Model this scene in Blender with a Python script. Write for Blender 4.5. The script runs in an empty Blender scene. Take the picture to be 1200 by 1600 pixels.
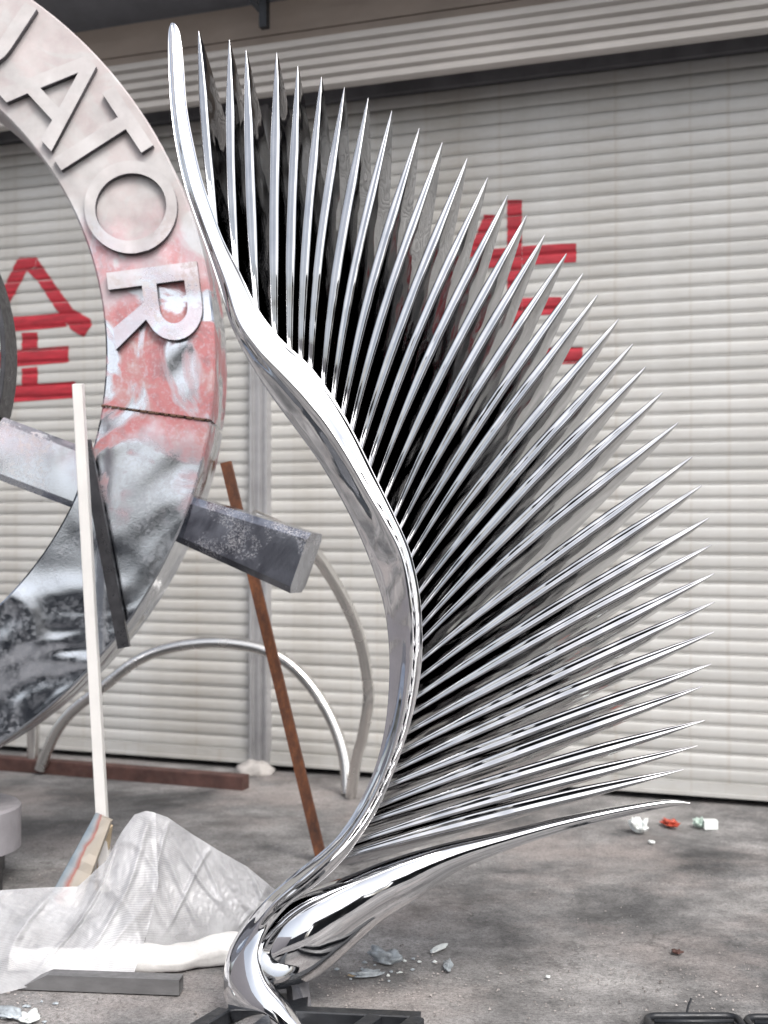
import bpy, bmesh, math, random
from mathutils import Vector, Matrix, noise
random.seed(7)
S = bpy.context.scene
COL = S.collection
R = math.radians

# ------------------------------------------------------------------ camera, sky, sun, exposure
CAMH, F, HOR = 1.6, 2000.0, 815.0
cd = bpy.data.cameras.new('camera')
cam = bpy.data.objects.new('camera', cd); COL.objects.link(cam)
cam.location = (0, 0, CAMH); cam.rotation_euler = (R(90), 0, 0)
cd.sensor_fit = 'VERTICAL'; cd.sensor_height = 36; cd.sensor_width = 27
cd.lens = 36 * F / 1600; cd.shift_y = (HOR - 800) / 1600
cd.clip_start = 0.05; cd.clip_end = 500
cd.dof.use_dof = True; cd.dof.focus_distance = 4.2; cd.dof.aperture_fstop = 2.4
S.camera = cam
SUN_EL, SUN_AZ = 48, 156
w = bpy.data.worlds.new('World'); S.world = w; w.use_nodes = True
nt = w.node_tree; nt.nodes.clear()
sky = nt.nodes.new('ShaderNodeTexSky'); sky.sky_type = 'NISHITA'; sky.sun_disc = False
sky.sun_elevation = R(SUN_EL); sky.sun_rotation = R(SUN_AZ)
sky.air_density = 1.0; sky.dust_density = 6.0; sky.ozone_density = 1.5
hs = nt.nodes.new('ShaderNodeHueSaturation'); hs.inputs['Saturation'].default_value = 0.42
bg = nt.nodes.new('ShaderNodeBackground'); bg.inputs['Strength'].default_value = 0.15
wo = nt.nodes.new('ShaderNodeOutputWorld')
nt.links.new(sky.outputs[0], hs.inputs['Color']); nt.links.new(hs.outputs[0], bg.inputs[0]); nt.links.new(bg.outputs[0], wo.inputs[0])
sd = bpy.data.lights.new('sun', 'SUN'); sd.energy = 0.6; sd.angle = R(16); sd.color = (1, .975, .94)
sun = bpy.data.objects.new('sun', sd); COL.objects.link(sun)
ca = math.cos(R(SUN_EL))
sdir = Vector((math.sin(R(SUN_AZ)) * ca, math.cos(R(SUN_AZ)) * ca, math.sin(R(SUN_EL))))
sun.rotation_euler = sdir.to_track_quat('Z', 'Y').to_euler(); sun.location = (0, 0, 20)
vs = S.view_settings
vs.view_transform = 'Standard'; vs.look = 'None'; vs.gamma = 1; vs.use_curve_mapping = False
vs.exposure = 0.92

# ------------------------------------------------------------------ helpers
def at(px, py, Y):
    return Vector(((px - 600) / F * Y, Y, CAMH + (HOR - py) / F * Y))
def gnd(px, py, z=0.0):
    return at(px, py, (CAMH - z) * F / (py - HOR))
def lerp(a, b, t): return a + (b - a) * t
def sst(a, b, x):
    t = max(0, min(1, (x - a) / (b - a))); return t * t * (3 - 2 * t)
def catmull(P, n):
    """n points per span through control vectors P"""
    out = []
    m = len(P)
    for i in range(m - 1):
        p0 = P[max(0, i - 1)]; p1 = P[i]; p2 = P[i + 1]; p3 = P[min(m - 1, i + 2)]
        for k in range(n):
            t = k / n; t2 = t * t; t3 = t2 * t
            out.append(0.5 * ((2 * p1) + (p2 - p0) * t + (2 * p0 - 5 * p1 + 4 * p2 - p3) * t2 + (3 * p1 - p0 - 3 * p2 + p3) * t3))
    out.append(P[-1].copy() if hasattr(P[-1], 'copy') else P[-1])
    return out
def link(name, me, mat=None, parent=None, loc=None):
    o = bpy.data.objects.new(name, me); COL.objects.link(o)
    if mat is not None and me is not None and not me.materials:
        me.materials.append(mat)
    if parent is not None: o.parent = parent
    if loc is not None: o.location = loc
    return o
def mesh(name, V, Fc, smooth=False, sharp=None):
    me = bpy.data.meshes.new(name); me.from_pydata([tuple(v) for v in V], [], Fc); me.update()
    bm = bmesh.new(); bm.from_mesh(me); bmesh.ops.recalc_face_normals(bm, faces=bm.faces); 
    if sharp is not None:
        for e in bm.edges:
            if len(e.link_faces) == 2 and e.calc_face_angle(0) > R(sharp): e.smooth = False
    bm.to_mesh(me); bm.free()
    if smooth:
        me.polygons.foreach_set('use_smooth', [True] * len(me.polygons))
    return me
def obj(name, V, Fc, mat, parent=None, smooth=False, sharp=None):
    return link(name, mesh(name, V, Fc, smooth, sharp), mat, parent)
def tag(o, label, cat, group=None, kind=None):
    if label: o['label'] = label
    if cat: o['category'] = cat
    if group: o['group'] = group
    if kind: o['kind'] = kind
    return o
def thing(name, label, cat, loc=(0, 0, 0), rz=0.0, group=None):
    o = bpy.data.objects.new(name, None); COL.objects.link(o); o.empty_display_size = .1
    o.location = loc; o.rotation_euler = (0, 0, rz)
    return tag(o, label, cat, group)
def ins(parent_thing, P):
    """world point -> local of an (unscaled) thing"""
    M = Matrix.Translation(parent_thing.location) @ parent_thing.rotation_euler.to_matrix().to_4x4()
    return M.inverted() @ Vector(P)
class MB:
    def __init__(s): s.V = []; s.F = []
    def add(s, V, Fc):
        n = len(s.V); s.V += [Vector(v) for v in V]; s.F += [tuple(i + n for i in f) for f in Fc]; return s
    def box(s, a, b, ch=0.0):
        x0, y0, z0 = a; x1, y1, z1 = b
        V = [(x0, y0, z0), (x1, y0, z0), (x1, y1, z0), (x0, y1, z0), (x0, y0, z1), (x1, y0, z1), (x1, y1, z1), (x0, y1, z1)]
        return s.add(V, [(0, 3, 2, 1), (4, 5, 6, 7), (0, 1, 5, 4), (1, 2, 6, 5), (2, 3, 7, 6), (3, 0, 4, 7)])
    def bar(s, A, B, wd, dp, up=Vector((0, 1, 0)), w2=None, ch=0.0):
        """bar from A to B; wd across, dp along 'up' direction, optional chamfer"""
        A = Vector(A); B = Vector(B); T = (B - A).normalized()
        Sx = T.cross(up).normalized(); U = Sx.cross(T).normalized()
        w2 = wd if w2 is None else w2
        V = []
        for P, ww in ((A, wd), (B, w2)):
            h = ww / 2; d = dp / 2; c = ch
            if c:
                pr = [(-h + c, -d), (h - c, -d), (h, -d + c), (h, d - c), (h - c, d), (-h + c, d), (-h, d - c), (-h, -d + c)]
            else:
                pr = [(-h, -d), (h, -d), (h, d), (-h, d)]
            V += [P + Sx * x + U * y for x, y in pr]
        n = len(V) // 2
        Fc = [tuple(range(n))[::-1], tuple(range(n, 2 * n))] + [(i, (i + 1) % n, n + (i + 1) % n, n + i) for i in range(n)]
        return s.add(V, Fc)
    def tube(s, P, r, k=12, cap=True, rf=None):
        P = [Vector(p) for p in P]; V = []; Fc = []
        up = Vector((0, 0, 1)); n = len(P); prev = None
        for i, p in enumerate(P):
            T = (P[min(n - 1, i + 1)] - P[max(0, i - 1)]).normalized()
            if prev is None:
                a = T.cross(Vector((0, 1, 0.01)))
                if a.length < .1: a = T.cross(Vector((1, 0, 0)))
                a.normalize()
            else:
                a = (prev - T * prev.dot(T)).normalized()
            prev = a; b = T.cross(a)
            rr = r if rf is None else r * rf(i / (n - 1))
            V += [p + (a * math.cos(2 * math.pi * q / k) + b * math.sin(2 * math.pi * q / k)) * rr for q in range(k)]
        for i in range(n - 1):
            Fc += [(i * k + q, i * k + (q + 1) % k, (i + 1) * k + (q + 1) % k, (i + 1) * k + q) for q in range(k)]
        if cap: Fc += [tuple(range(k))[::-1], tuple(range((n - 1) * k, n * k))]
        return s.add(V, Fc)
    def build(s, name, mat, parent=None, smooth=False, sharp=None):
        return obj(name, s.V, s.F, mat, parent, smooth, sharp)

# ------------------------------------------------------------------ materials
class NM:
    def __init__(s, name):
        s.m = bpy.data.materials.new(name); s.m.use_nodes = True
        s.t = s.m.node_tree; s.b = s.t.nodes['Principled BSDF']; s.o = s.t.nodes['Material Output']
        s.tc = s.t.nodes.new('ShaderNodeTexCoord')
    def n(s, ty, **kw):
        x = s.t.nodes.new(ty)
        for k, v in kw.items(): setattr(x, k, v)
        return x
    def l(s, a, b): s.t.links.new(a, b)
    def noise(s, sc, detail=4, rough=.55, scale=(1, 1, 1), co='Object', dist=0.0):
        mp = s.n('ShaderNodeMapping'); mp.inputs['Scale'].default_value = scale
        s.l(s.tc.outputs[co], mp.inputs[0])
        x = s.n('ShaderNodeTexNoise'); x.inputs['Scale'].default_value = sc; x.inputs['Detail'].default_value = detail
        x.inputs['Roughness'].default_value = rough; x.inputs['Distortion'].default_value = dist
        s.l(mp.outputs[0], x.inputs['Vector']); return x.outputs[0]
    def ramp(s, v, stops):
        x = s.n('ShaderNodeValToRGB'); e = x.color_ramp.elements
        while len(e) < len(stops): e.new(.5)
        for q, (p, c) in zip(e, stops):
            q.position = p; q.color = (c, c, c, 1) if isinstance(c, (int, float)) else (*c, 1)
        s.l(v, x.inputs[0]); return x.outputs[0]
    def mix(s, f, a, b, blend='MIX'):
        x = s.n('ShaderNodeMix', data_type='RGBA', blend_type=blend)
        for sock, v in ((0, f), (6, a), (7, b)):
            if hasattr(v, 'is_output'): s.l(v, x.inputs[sock])
            elif isinstance(v, (int, float)): x.inputs[sock].default_value = v if sock == 0 else (v, v, v, 1)
            else: x.inputs[sock].default_value = (*v, 1)
        return x.outputs[2]
    def math(s, op, a, b=0.0, c=None):
        x = s.n('ShaderNodeMath', operation=op)
        for i, v in enumerate((a, b, c)):
            if v is None: continue
            if hasattr(v, 'is_output'): s.l(v, x.inputs[i])
            else: x.inputs[i].default_value = v
        return x.outputs[0]
    def set(s, k, v):
        if hasattr(v, 'is_output'): s.l(v, s.b.inputs[k])
        elif isinstance(v, (tuple, list)): s.b.inputs[k].default_value = (*v, 1)
        else: s.b.inputs[k].default_value = v
    def bump(s, h, strength=.3, dist=.01, chain=None):
        x = s.n('ShaderNodeBump'); x.inputs['Strength'].default_value = strength; x.inputs['Distance'].default_value = dist
        s.l(h, x.inputs['Height'])
        if chain is not None: s.l(chain, x.inputs['Normal'])
        s.l(x.outputs[0], s.b.inputs['Normal']); return x.outputs[0]

def simple(name, col, rough=.6, metal=0.0, var=.25, sc=8, bump=.15, scale=(1, 1, 1)):
    q = NM(name)
    v = q.noise(sc, 6, .6, scale)
    lo = tuple(c * (1 - var) for c in col); hi = tuple(min(1, c * (1 + var)) for c in col)
    q.set('Base Color', q.ramp(v, [(.3, lo), (.7, hi)]))
    q.set('Roughness', q.ramp(q.noise(sc * 2.3, 4), [(.3, max(.02, rough - .12)), (.7, min(1, rough + .12))]))
    q.set('Metallic', metal)
    q.bump(q.noise(sc * 6, 5, .65, scale), bump, .004)
    return q.m

def mk_chrome():
    q = NM('polished_steel')
    q.set('Metallic', 1.0)
    q.set('Base Color', q.ramp(q.noise(9, 5, .6), [(.3, (.74, .75, .77)), (.7, (.86, .86, .87))]))
    q.set('Roughness', q.math('ADD', q.ramp(q.noise(30, 5, .7), [(.35, .02), (.75, .07)]), q.ramp(q.noise(7, 6, .65, dist=1.5), [(.55, 0.0), (.75, .13)])))
    n1 = q.bump(q.noise(5.5, 1.5, .4), .16, .05)
    q.bump(q.noise(260, 2, .5), .03, .0008, n1)
    return q.m
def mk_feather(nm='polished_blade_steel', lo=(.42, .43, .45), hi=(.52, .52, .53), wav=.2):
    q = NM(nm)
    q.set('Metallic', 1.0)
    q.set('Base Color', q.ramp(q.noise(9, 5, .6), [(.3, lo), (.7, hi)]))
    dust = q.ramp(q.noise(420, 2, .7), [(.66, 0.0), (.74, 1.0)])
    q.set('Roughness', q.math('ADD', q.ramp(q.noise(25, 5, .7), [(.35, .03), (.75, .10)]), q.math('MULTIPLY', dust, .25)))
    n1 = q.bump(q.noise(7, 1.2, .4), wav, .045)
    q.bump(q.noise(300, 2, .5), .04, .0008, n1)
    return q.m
def mk_shutter():
    q = NM('shutter_paint')
    oi = q.n('ShaderNodeObjectInfo')
    base = q.ramp(oi.outputs['Random'], [(0, (.425, .427, .418)), (.5, (.47, .472, .463)), (1, (.505, .507, .497))])
    g = q.ramp(q.noise(1.3, 7, .65, (1, 1, 2.2)), [(.40, (1, 1, 1)), (.70, (.78, .74, .69))])
    c = q.mix(1.0, base, g, 'MULTIPLY')
    st = q.ramp(q.noise(9, 6, .75, (.35, 1, 1.6)), [(.62, 0.0), (.78, .55)])
    c = q.mix(st, c, (.30, .26, .21))
    run = q.ramp(q.noise(7, 6, .7, (1.6, 1, .10)), [(.54, 0.0), (.78, .50)])
    c = q.mix(run, c, (.27, .20, .14))
    q.set('Base Color', c); q.set('Roughness', .48)
    q.bump(q.noise(3.5, 4, .6, (1, 1, .3)), .25, .006)
    return q.m
def mk_ground():
    q = NM('yard_concrete')
    a = q.ramp(q.noise(.62, 9, .68, dist=.3), [(.38, (.075, .075, .077)), (.48, (.185, .182, .182)), (.58, (.32, .312, .308))])
    b = q.ramp(q.noise(3.2, 9, .74, dist=.2), [(.36, .50), (.62, 1.12)])
    c = q.mix(1.0, a, b, 'MULTIPLY')
    pk = q.ramp(q.noise(.9, 7, .66), [(.48, 0.0), (.64, .6)])
    c = q.mix(pk, c, (.36, .32, .305))
    sp = q.ramp(q.noise(85, 4, .75), [(.33, .50), (.52, 1.0), (.72, 1.22)])
    c = q.mix(1.0, c, sp, 'MULTIPLY')
    oil = q.ramp(q.noise(1.5, 8, .7, dist=.4), [(.58, 0.0), (.68, .72)])
    c = q.mix(oil, c, (.075, .068, .064))
    vo = q.n('ShaderNodeTexVoronoi', feature='DISTANCE_TO_EDGE'); vo.inputs['Scale'].default_value = .75
    vm = q.n('ShaderNodeVectorMath', operation='ADD'); nz = q.n('ShaderNodeTexNoise'); nz.inputs['Scale'].default_value = 2.5; nz.inputs['Detail'].default_value = 6
    q.l(q.tc.outputs['Object'], nz.inputs['Vector']); q.l(q.tc.outputs['Object'], vm.inputs[0]); q.l(nz.outputs[1], vm.inputs[1]); q.l(vm.outputs[0], vo.inputs['Vector'])
    ck = q.math('MULTIPLY', q.ramp(vo.outputs['Distance'], [(.0, 1.0), (.007, 0.0)]), q.ramp(q.noise(1.1, 4), [(.45, 0.0), (.6, .7)]))
    c = q.mix(ck, c, (.05, .045, .042))
    gt = q.ramp(q.noise(210, 3, .8), [(.30, .62), (.5, 1.0), (.70, 1.30)]); c = q.mix(1.0, c, gt, 'MULTIPLY')
    q.set('Base Color', c)
    q.set('Roughness', q.ramp(q.noise(2.2, 6, .6), [(.35, .55), (.6, .9)]))
    n1 = q.bump(q.noise(7, 8, .7), .5, .015)
    q.bump(q.noise(120, 3, .7), .45, .004, n1)
    return q.m
def mk_ring(letter=False):
    q = NM('dusty_letter_steel' if letter else 'dusty_mirror_steel')
    geo = q.n('ShaderNodeNewGeometry'); sx = q.n('ShaderNodeSeparateXYZ'); q.l(geo.outputs['Position'], sx.inputs[0])
    z = sx.outputs[2]
    wob = q.math('MULTIPLY', q.math('SUBTRACT', q.noise(2.2, 5, .6), .5), 1.2)
    zz = q.math('ADD', z, wob)
    # dust settles thickest on the upper part of the wheel
    top = q.ramp(q.math('MULTIPLY', zz, .2), [(.50, 0.0), (.60, 1.0)])
    grit = q.ramp(q.noise(38, 6, .75), [(.46, 0.0), (.56, 1.0)])
    fog = q.ramp(q.noise(4, 6, .6, dist=1.0), [(.40, 0.0), (.66, 1.0)])
    dust = q.math('ADD', q.math('MULTIPLY', top, .93), q.math('MULTIPLY', q.math('MULTIPLY', grit, fog), .22 if not letter else .9))
    dust = q.math('MINIMUM', dust, .96)
    dcol = q.ramp(q.noise(6, 6, .6), [(.3, (.32, .305, .305)), (.55, (.42, .405, .405)), (.8, (.50, .485, .485))])
    # red reflections painted into the steel colour across the middle
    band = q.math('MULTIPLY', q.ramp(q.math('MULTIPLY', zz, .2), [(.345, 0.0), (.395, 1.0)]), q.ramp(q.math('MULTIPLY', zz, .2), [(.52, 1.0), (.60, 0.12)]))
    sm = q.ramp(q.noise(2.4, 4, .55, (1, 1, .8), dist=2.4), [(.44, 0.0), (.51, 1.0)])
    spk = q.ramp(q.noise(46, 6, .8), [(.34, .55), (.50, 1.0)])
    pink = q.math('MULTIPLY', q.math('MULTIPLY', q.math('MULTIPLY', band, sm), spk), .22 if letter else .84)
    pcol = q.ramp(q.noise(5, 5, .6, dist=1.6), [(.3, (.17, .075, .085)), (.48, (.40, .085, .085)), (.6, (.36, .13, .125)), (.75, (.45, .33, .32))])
    steel = (.50, .53, .58)
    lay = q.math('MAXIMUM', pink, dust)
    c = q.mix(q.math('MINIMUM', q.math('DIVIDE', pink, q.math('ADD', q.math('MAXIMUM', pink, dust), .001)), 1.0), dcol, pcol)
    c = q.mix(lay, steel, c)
    q.set('Base Color', c)
    q.set('Metallic', q.math('SUBTRACT', 1.0, lay))
    q.set('Roughness', q.math('ADD', q.math('MULTIPLY', lay, .6), q.ramp(q.noise(11, 5, .6), [(.3, .06), (.7, .16)])))
    n1 = q.bump(q.noise(1.25, 1.2, .45, dist=2.6), .26, .10)
    q.bump(q.noise(150, 4, .7), .12, .002, n1)
    return q.m
def mk_handle():
    q = NM('dark_worn_steel')
    g = q.math('MULTIPLY', q.ramp(q.noise(110, 6, .85), [(.50, 0.0), (.56, 1.0)]), q.ramp(q.noise(6, 5, .6, dist=1), [(.52, .0), (.66, .8)]))
    c = q.mix(g, q.ramp(q.noise(4, 5, .6, dist=1.5), [(.35, (.13, .135, .16)), (.65, (.42, .44, .49))]), (.48, .46, .46))
    q.set('Base Color', c); q.set('Metallic', q.math('SUBTRACT', 1.0, g)); q.set('Roughness', q.math('ADD', .16, q.math('MULTIPLY', g, .6)))
    q.bump(q.noise(90, 4, .7), .12, .002); return q.m
def mk_rust():
    q = NM('rusty_steel')
    q.set('Base Color', q.ramp(q.noise(18, 8, .7, (1, 1, .5)), [(.3, (.045, .022, .016)), (.5, (.12, .045, .022)), (.7, (.24, .09, .035))]))
    q.set('Roughness', .85); q.bump(q.noise(90, 5, .7), .6, .004); return q.m
def mk_net():
    q = NM('white_woven_plastic')
    uv = q.n('ShaderNodeUVMap'); 
    mp = q.n('ShaderNodeMapping'); mp.inputs['Scale'].default_value = (1, 1, 1); q.l(uv.outputs[0], mp.inputs[0])
    s2 = q.n('ShaderNodeSeparateXYZ'); q.l(mp.outputs[0], s2.inputs[0])
    tx = q.math('SINE', q.math('MULTIPLY', s2.outputs[0], 1250.0)); ty = q.math('SINE', q.math('MULTIPLY', s2.outputs[1], 760.0))
    weave = q.math('MAXIMUM', q.ramp(tx, [(.25, 0.0), (.75, 1.0)]), q.ramp(ty, [(.25, 0.0), (.75, 1.0)]))
    pat = q.ramp(q.noise(5, 5, .6), [(.36, .52), (.64, .90)])
    dens = q.math('MULTIPLY', q.math('ADD', q.math('MULTIPLY', weave, .22), .56), pat)
    d = q.n('ShaderNodeBsdfDiffuse'); tr = q.n('ShaderNodeBsdfTranslucent'); tp = q.n('ShaderNodeBsdfTransparent')
    cc = q.ramp(q.noise(8, 5, .6), [(.3, (.74, .75, .78)), (.7, (.82, .83, .86))])
    q.l(cc, d.inputs[0]); q.l(cc, tr.inputs[0])
    m1 = q.n('ShaderNodeMixShader'); m1.inputs[0].default_value = .22; q.l(d.outputs[0], m1.inputs[1]); q.l(tr.outputs[0], m1.inputs[2])
    gl = q.n('ShaderNodeBsdfGlossy'); gl.inputs['Roughness'].default_value = .35
    m3 = q.n('ShaderNodeMixShader'); m3.inputs[0].default_value = .06; q.l(m1.outputs[0], m3.inputs[1]); q.l(gl.outputs[0], m3.inputs[2])
    m2 = q.n('ShaderNodeMixShader'); q.l(dens, m2.inputs[0]); q.l(tp.outputs[0], m2.inputs[1]); q.l(m3.outputs[0], m2.inputs[2])
    q.l(m2.outputs[0], q.o.inputs[0]); return q.m
def mk_board():
    q = NM('printed_wrap')
    mp = q.n('ShaderNodeSeparateXYZ'); uvn = q.n('ShaderNodeUVMap'); q.l(uvn.outputs[0], mp.inputs[0])
    c = q.ramp(q.math('ADD', mp.outputs[0], q.math('MULTIPLY', q.math('SUBTRACT', q.noise(9, 4), .5), .5)),
               [(.0, (.17, .22, .27)), (.22, (.27, .30, .32)), (.40, (.32, .12, .10)), (.48, (.38, .35, .31)), (1, (.42, .37, .31))])
    q.set('Base Color', c); q.set('Roughness', .6); return q.m

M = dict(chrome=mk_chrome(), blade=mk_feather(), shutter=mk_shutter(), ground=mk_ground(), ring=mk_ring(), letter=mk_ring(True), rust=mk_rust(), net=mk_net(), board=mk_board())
M['paint'] = simple('red_paint', (.33, .018, .03), .55, 0, .42, 12, .2, (.4, 1, 3))
M['galv'] = simple('galvanised_steel', (.36, .36, .37), .5, .35, .15, 7)
M['housing'] = simple('housing_sheet', (.40, .38, .36), .5, 0, .18, 2.2, .1, (.4, 1, 1))
M['upper'] = simple('upper_wall_sheet', (.30, .25, .215), .6, 0, .25, 2.2, .1, (.4, 1, 1))
M['awning'] = simple('awning_sheet', (.16, .165, .18), .6, 0, .2, 2.5)
M['black'] = simple('black_painted_steel', (.018, .02, .024), .4, .2, .4, 14, .3)
M['dark'] = simple('dark_steel', (.055, .055, .06), .35, .7, .3, 14)
M['white'] = simple('white_painted_steel', (.80, .79, .77), .4, 0, .05, 6)
M['pipe'] = simple('brushed_pipe_steel', (.74, .73, .71), .22, 1.0, .03, 3, .0)
M['brown'] = simple('rusty_red_beam', (.075, .036, .03), .8, 0, .4, 9, .4)
M['tubegrey'] = simple('raw_box_steel', (.20, .20, .205), .45, .55, .25, 16, .15, (.3, 1, 1))
M['concrete'] = simple('pale_concrete', (.42, .40, .385), .9, 0, .25, 16, .5)
M['roll'] = simple('white_cloth', (.57, .565, .56), .85, 0, .22, 9, .5)
M['foam'] = simple('white_foam', (.72, .76, .75), .8, 0, .1, 30, .4)
M['film'] = simple('grey_plastic_film', (.36, .40, .43), .35, 0, .5, 30, .6)
M['redbit'] = simple('red_plastic', (.42, .07, .04), .5, 0, .25, 20)
M['green'] = simple('pale_green_plastic', (.42, .52, .47), .5, 0, .2, 20)
M['drum'] = simple('grey_drum_paint', (.27, .26, .28), .5, 0, .15, 9)
M['shed'] = simple('reflection_shed_cladding', (.07, .072, .078), .7, 0, .35, 1.4)
M['shedlight'] = simple('shed_fascia', (.30, .29, .28), .7, 0, .2, 1.4)
M['redsheet'] = simple('red_door_paint', (.38, .05, .045), .6, 0, .3, 2)
M['pebble'] = simple('pebble', (.27, .25, .24), .9, 0, .6, 3)
M['straw'] = simple('tan_timber', (.46, .37, .25), .8, 0, .2, 20)
M['side'] = simple('shaded_letter_side_steel', (.09, .085, .095), .35, .6, .25, 20)  # letter sides coloured dark to carry their shade and dark reflections
M['blade_shade'] = mk_feather('shaded_blade_side_steel', (.29, .295, .305), (.38, .38, .39), .31)  # darker than the fronts: shade between the blades put into the colour
M['handle'] = mk_handle()
M['slot_shade'] = simple('slot_shade_sheet', (.13, .13, .14), .6, 0, .3, 3)
M['weld'] = simple('rusty_weld', (.10, .055, .035), .8, .2, .4, 40, .6)

# ------------------------------------------------------------------ ground
G = 40
V = []; Fc = []
def gz(x, y):
    return -0.004 + 0.004 * noise.noise((x * .8, y * .8, 3.1))
xs = [-150, -60, -20] + [-8 + i * .4 for i in range(41)] + [20, 60, 150]
ys = [-150, -60, -20, -6, -2] + [0 + i * .4 for i in range(32)] + [20, 60, 150]
for y in ys:
    for x in xs: V.append((x, y, gz(x, y) if abs(x) < 9 and -3 < y < 14 else -.004))
nx = len(xs)
Fc = [(j * nx + i, j * nx + i + 1, (j + 1) * nx + i + 1, (j + 1) * nx + i) for j in range(len(ys) - 1) for i in range(nx - 1)]
go = obj('ground', V, Fc, M['ground'], None, True); tag(go, None, None, None, 'structure')

# ------------------------------------------------------------------ the wall of roller shutters
SL = -0.37
P0 = Vector((2.157, 7.19, 0)); WD = Vector((1, SL, 0)).normalized(); WN = Vector((SL, -1, 0)).normalized()
WA = math.atan2(WD.y, WD.x)
def wall_uv(px, py):
    r = Vector(((px - 600) / F, 1, (HOR - py) / F))
    t = P0.dot(WN) / r.dot(WN)
    P = r * t + Vector((0, 0, CAMH))
    return (P - P0).dot(WD), P.z
def wp(u, o, z):   # wall coordinates -> local of things placed at P0 with rotation WA (o = outwards)
    return Vector((u, -o, z))
PITCH = .081; ZB = .115; NS = 51
PROF = [(0.0, 0.0), (.004, -.002), (.010, .002), (.016, .0050), (.028, .0062), (.042, .0066), (.056, .0060), (.068, .0042), (.0745, .001), (.0765, -.006), (.081, -.006)]
def prof(v):
    v = (v - ZB) % PITCH
    for (a, oa), (b, ob) in zip(PROF, PROF[1:]):
        if a <= v <= b: return lerp(oa, ob, (v - a) / (b - a + 1e-9))
    return 0
u_post, _ = wall_uv(411, 1000)
def door(u0, u1, label):
    t = thing('roller_shutter', label, 'shutter door', P0, WA, 'roller shutters along the workshop front')
    Vs = []; Fs = []
    L = u1 - u0; n = len(PROF)
    for k in range(3):
        Vs += [wp(u0 + L * k / 2, o, v) for v, o in PROF]
    Fs = [(k * n + i, k * n + i + 1, (k + 1) * n + i + 1, (k + 1) * n + i) for k in range(2) for i in range(n - 1)]
    sm = mesh('slat', Vs, Fs, True, 50)
    # make sure faces point outwards
    for k in range(NS):
        s = link('slat', sm, M['shutter'], t, (random.uniform(-.004, .004), random.uniform(-.0010, .0010), ZB + k * PITCH))
        s.rotation_euler = (0, random.uniform(-.0006, .0006), 0)
    b = MB()
    b.box((u0, -.022, ZB - .075), (u1, .012, ZB - .002)).box((u0, -.034, ZB - .078), (u1, -.0225, ZB - .058))
    b.build('bottom_rail', M['shutter'], t)
    return t
doorL = door(u_post - 5.2, u_post - .055, 'pale grey roller shutter left of the steel post, painted with a complete red character')
doorR = door(u_post + .055, u_post + 5.4, 'pale grey roller shutter right of the steel post with its red character half hidden')
def paint(t, polys, lab):
    b = MB()
    for poly in polys:
        pts = [wall_uv(*p) for p in poly]
        zs = [p[1] for p in pts]; z0, z1 = min(zs), max(zs)
        rows = []
        nr = max(4, int((z1 - z0) / .004))
        for i in range(nr + 1):
            z = lerp(z0 + 1e-5, z1 - 1e-5, i / nr); X = []
            for a, c in zip(pts, pts[1:] + pts[:1]):
                if (a[1] - z) * (c[1] - z) <= 0 and a[1] != c[1]:
                    X.append(lerp(a[0], c[0], (z - a[1]) / (c[1] - a[1])))
            if len(X) >= 2: rows.append((min(X) + .004 * noise.noise((z * 60, 1, 0)), max(X) + .004 * noise.noise((z * 60, 5, 0)), z))
        Vv = []; 
        for a, c, z in rows:
            o = prof(z) + .0034
            Vv += [wp(a, o, z), wp(c, o, z)]
        b.add(Vv, [(2 * i, 2 * i + 1, 2 * i + 3, 2 * i + 2) for i in range(len(rows) - 1)])
    o = b.build('painted_character', M['paint'], t, True)
    # outward offset of later strokes so crossing strokes never share a plane
    return o
def stroke_polys_offset(t, polys, lab):
    for i, p in enumerate(polys): pass
def rect(x0, y0, x1, y1, sl=0.0):
    return [(x0, y0), (x1, y0 + sl * (x1 - x0)), (x1, y1 + sl * (x1 - x0)), (x0, y1)]
Q = -.055
char_all = [
    [(31, 402), (46, 401), (10, 478), (-14, 505), (-30, 512)],                 # left falling stroke
    [(46.5, 401), (58, 402), (100, 462), (122, 490), (60, 430), (44, 411)],    # upper right falling stroke
    [(100, 470), (143, 497), (143, 512), (132, 527), (112, 512)],
    rect(-35, 500, 99.5, 524, -.08), 
    rect(36, 514, 60, 546, -.06),
    rect(-24, 551, 108, 576, -.08),
    rect(36, 570, 60, 603, -.06),
    rect(-40, 607, 118, 634, -.06)]
paint(doorL, [[(30, 402), (57, 400), (57, 416), (43, 424), (8, 490), (-28, 520), (-40, 505), (-8, 478)]], '')
paint(doorL, [[(57.5, 402), (66, 414), (92, 452), (116, 484), (143, 499), (144, 510), (131, 527), (112, 515), (84, 477), (60, 440), (44, 424), (57.5, 416.5)]], '')
paint(doorL, [rect(-35, 500, 104, 523, -.085)], '')
paint(doorL, [rect(35, 520, 60, 546, -.06)], '')
paint(doorL, [rect(-24, 551, 108, 577, -.08)], '')
paint(doorL, [rect(35, 575, 60, 604, -.06)], '')
paint(doorL, [rect(-40, 607, 118, 633, -.07)], '')
paint(doorR, [[(757, 336), (775, 336), (752, 385), (735, 404), (722, 398), (742, 374)]], '')
paint(doorR, [rect(738, 391, 792.5, 421, -.06), rect(816.5, 385, 901, 415, -.06)], '')
paint(doorR, [rect(793, 313, 816, 545, -.02)], '')
paint(doorR, [rect(750, 470, 792.5, 497, -.04), rect(816.5, 466, 878, 494, -.04)], '')
paint(doorR, [rect(712, 548, 911, 574, -.03)], '')
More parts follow.
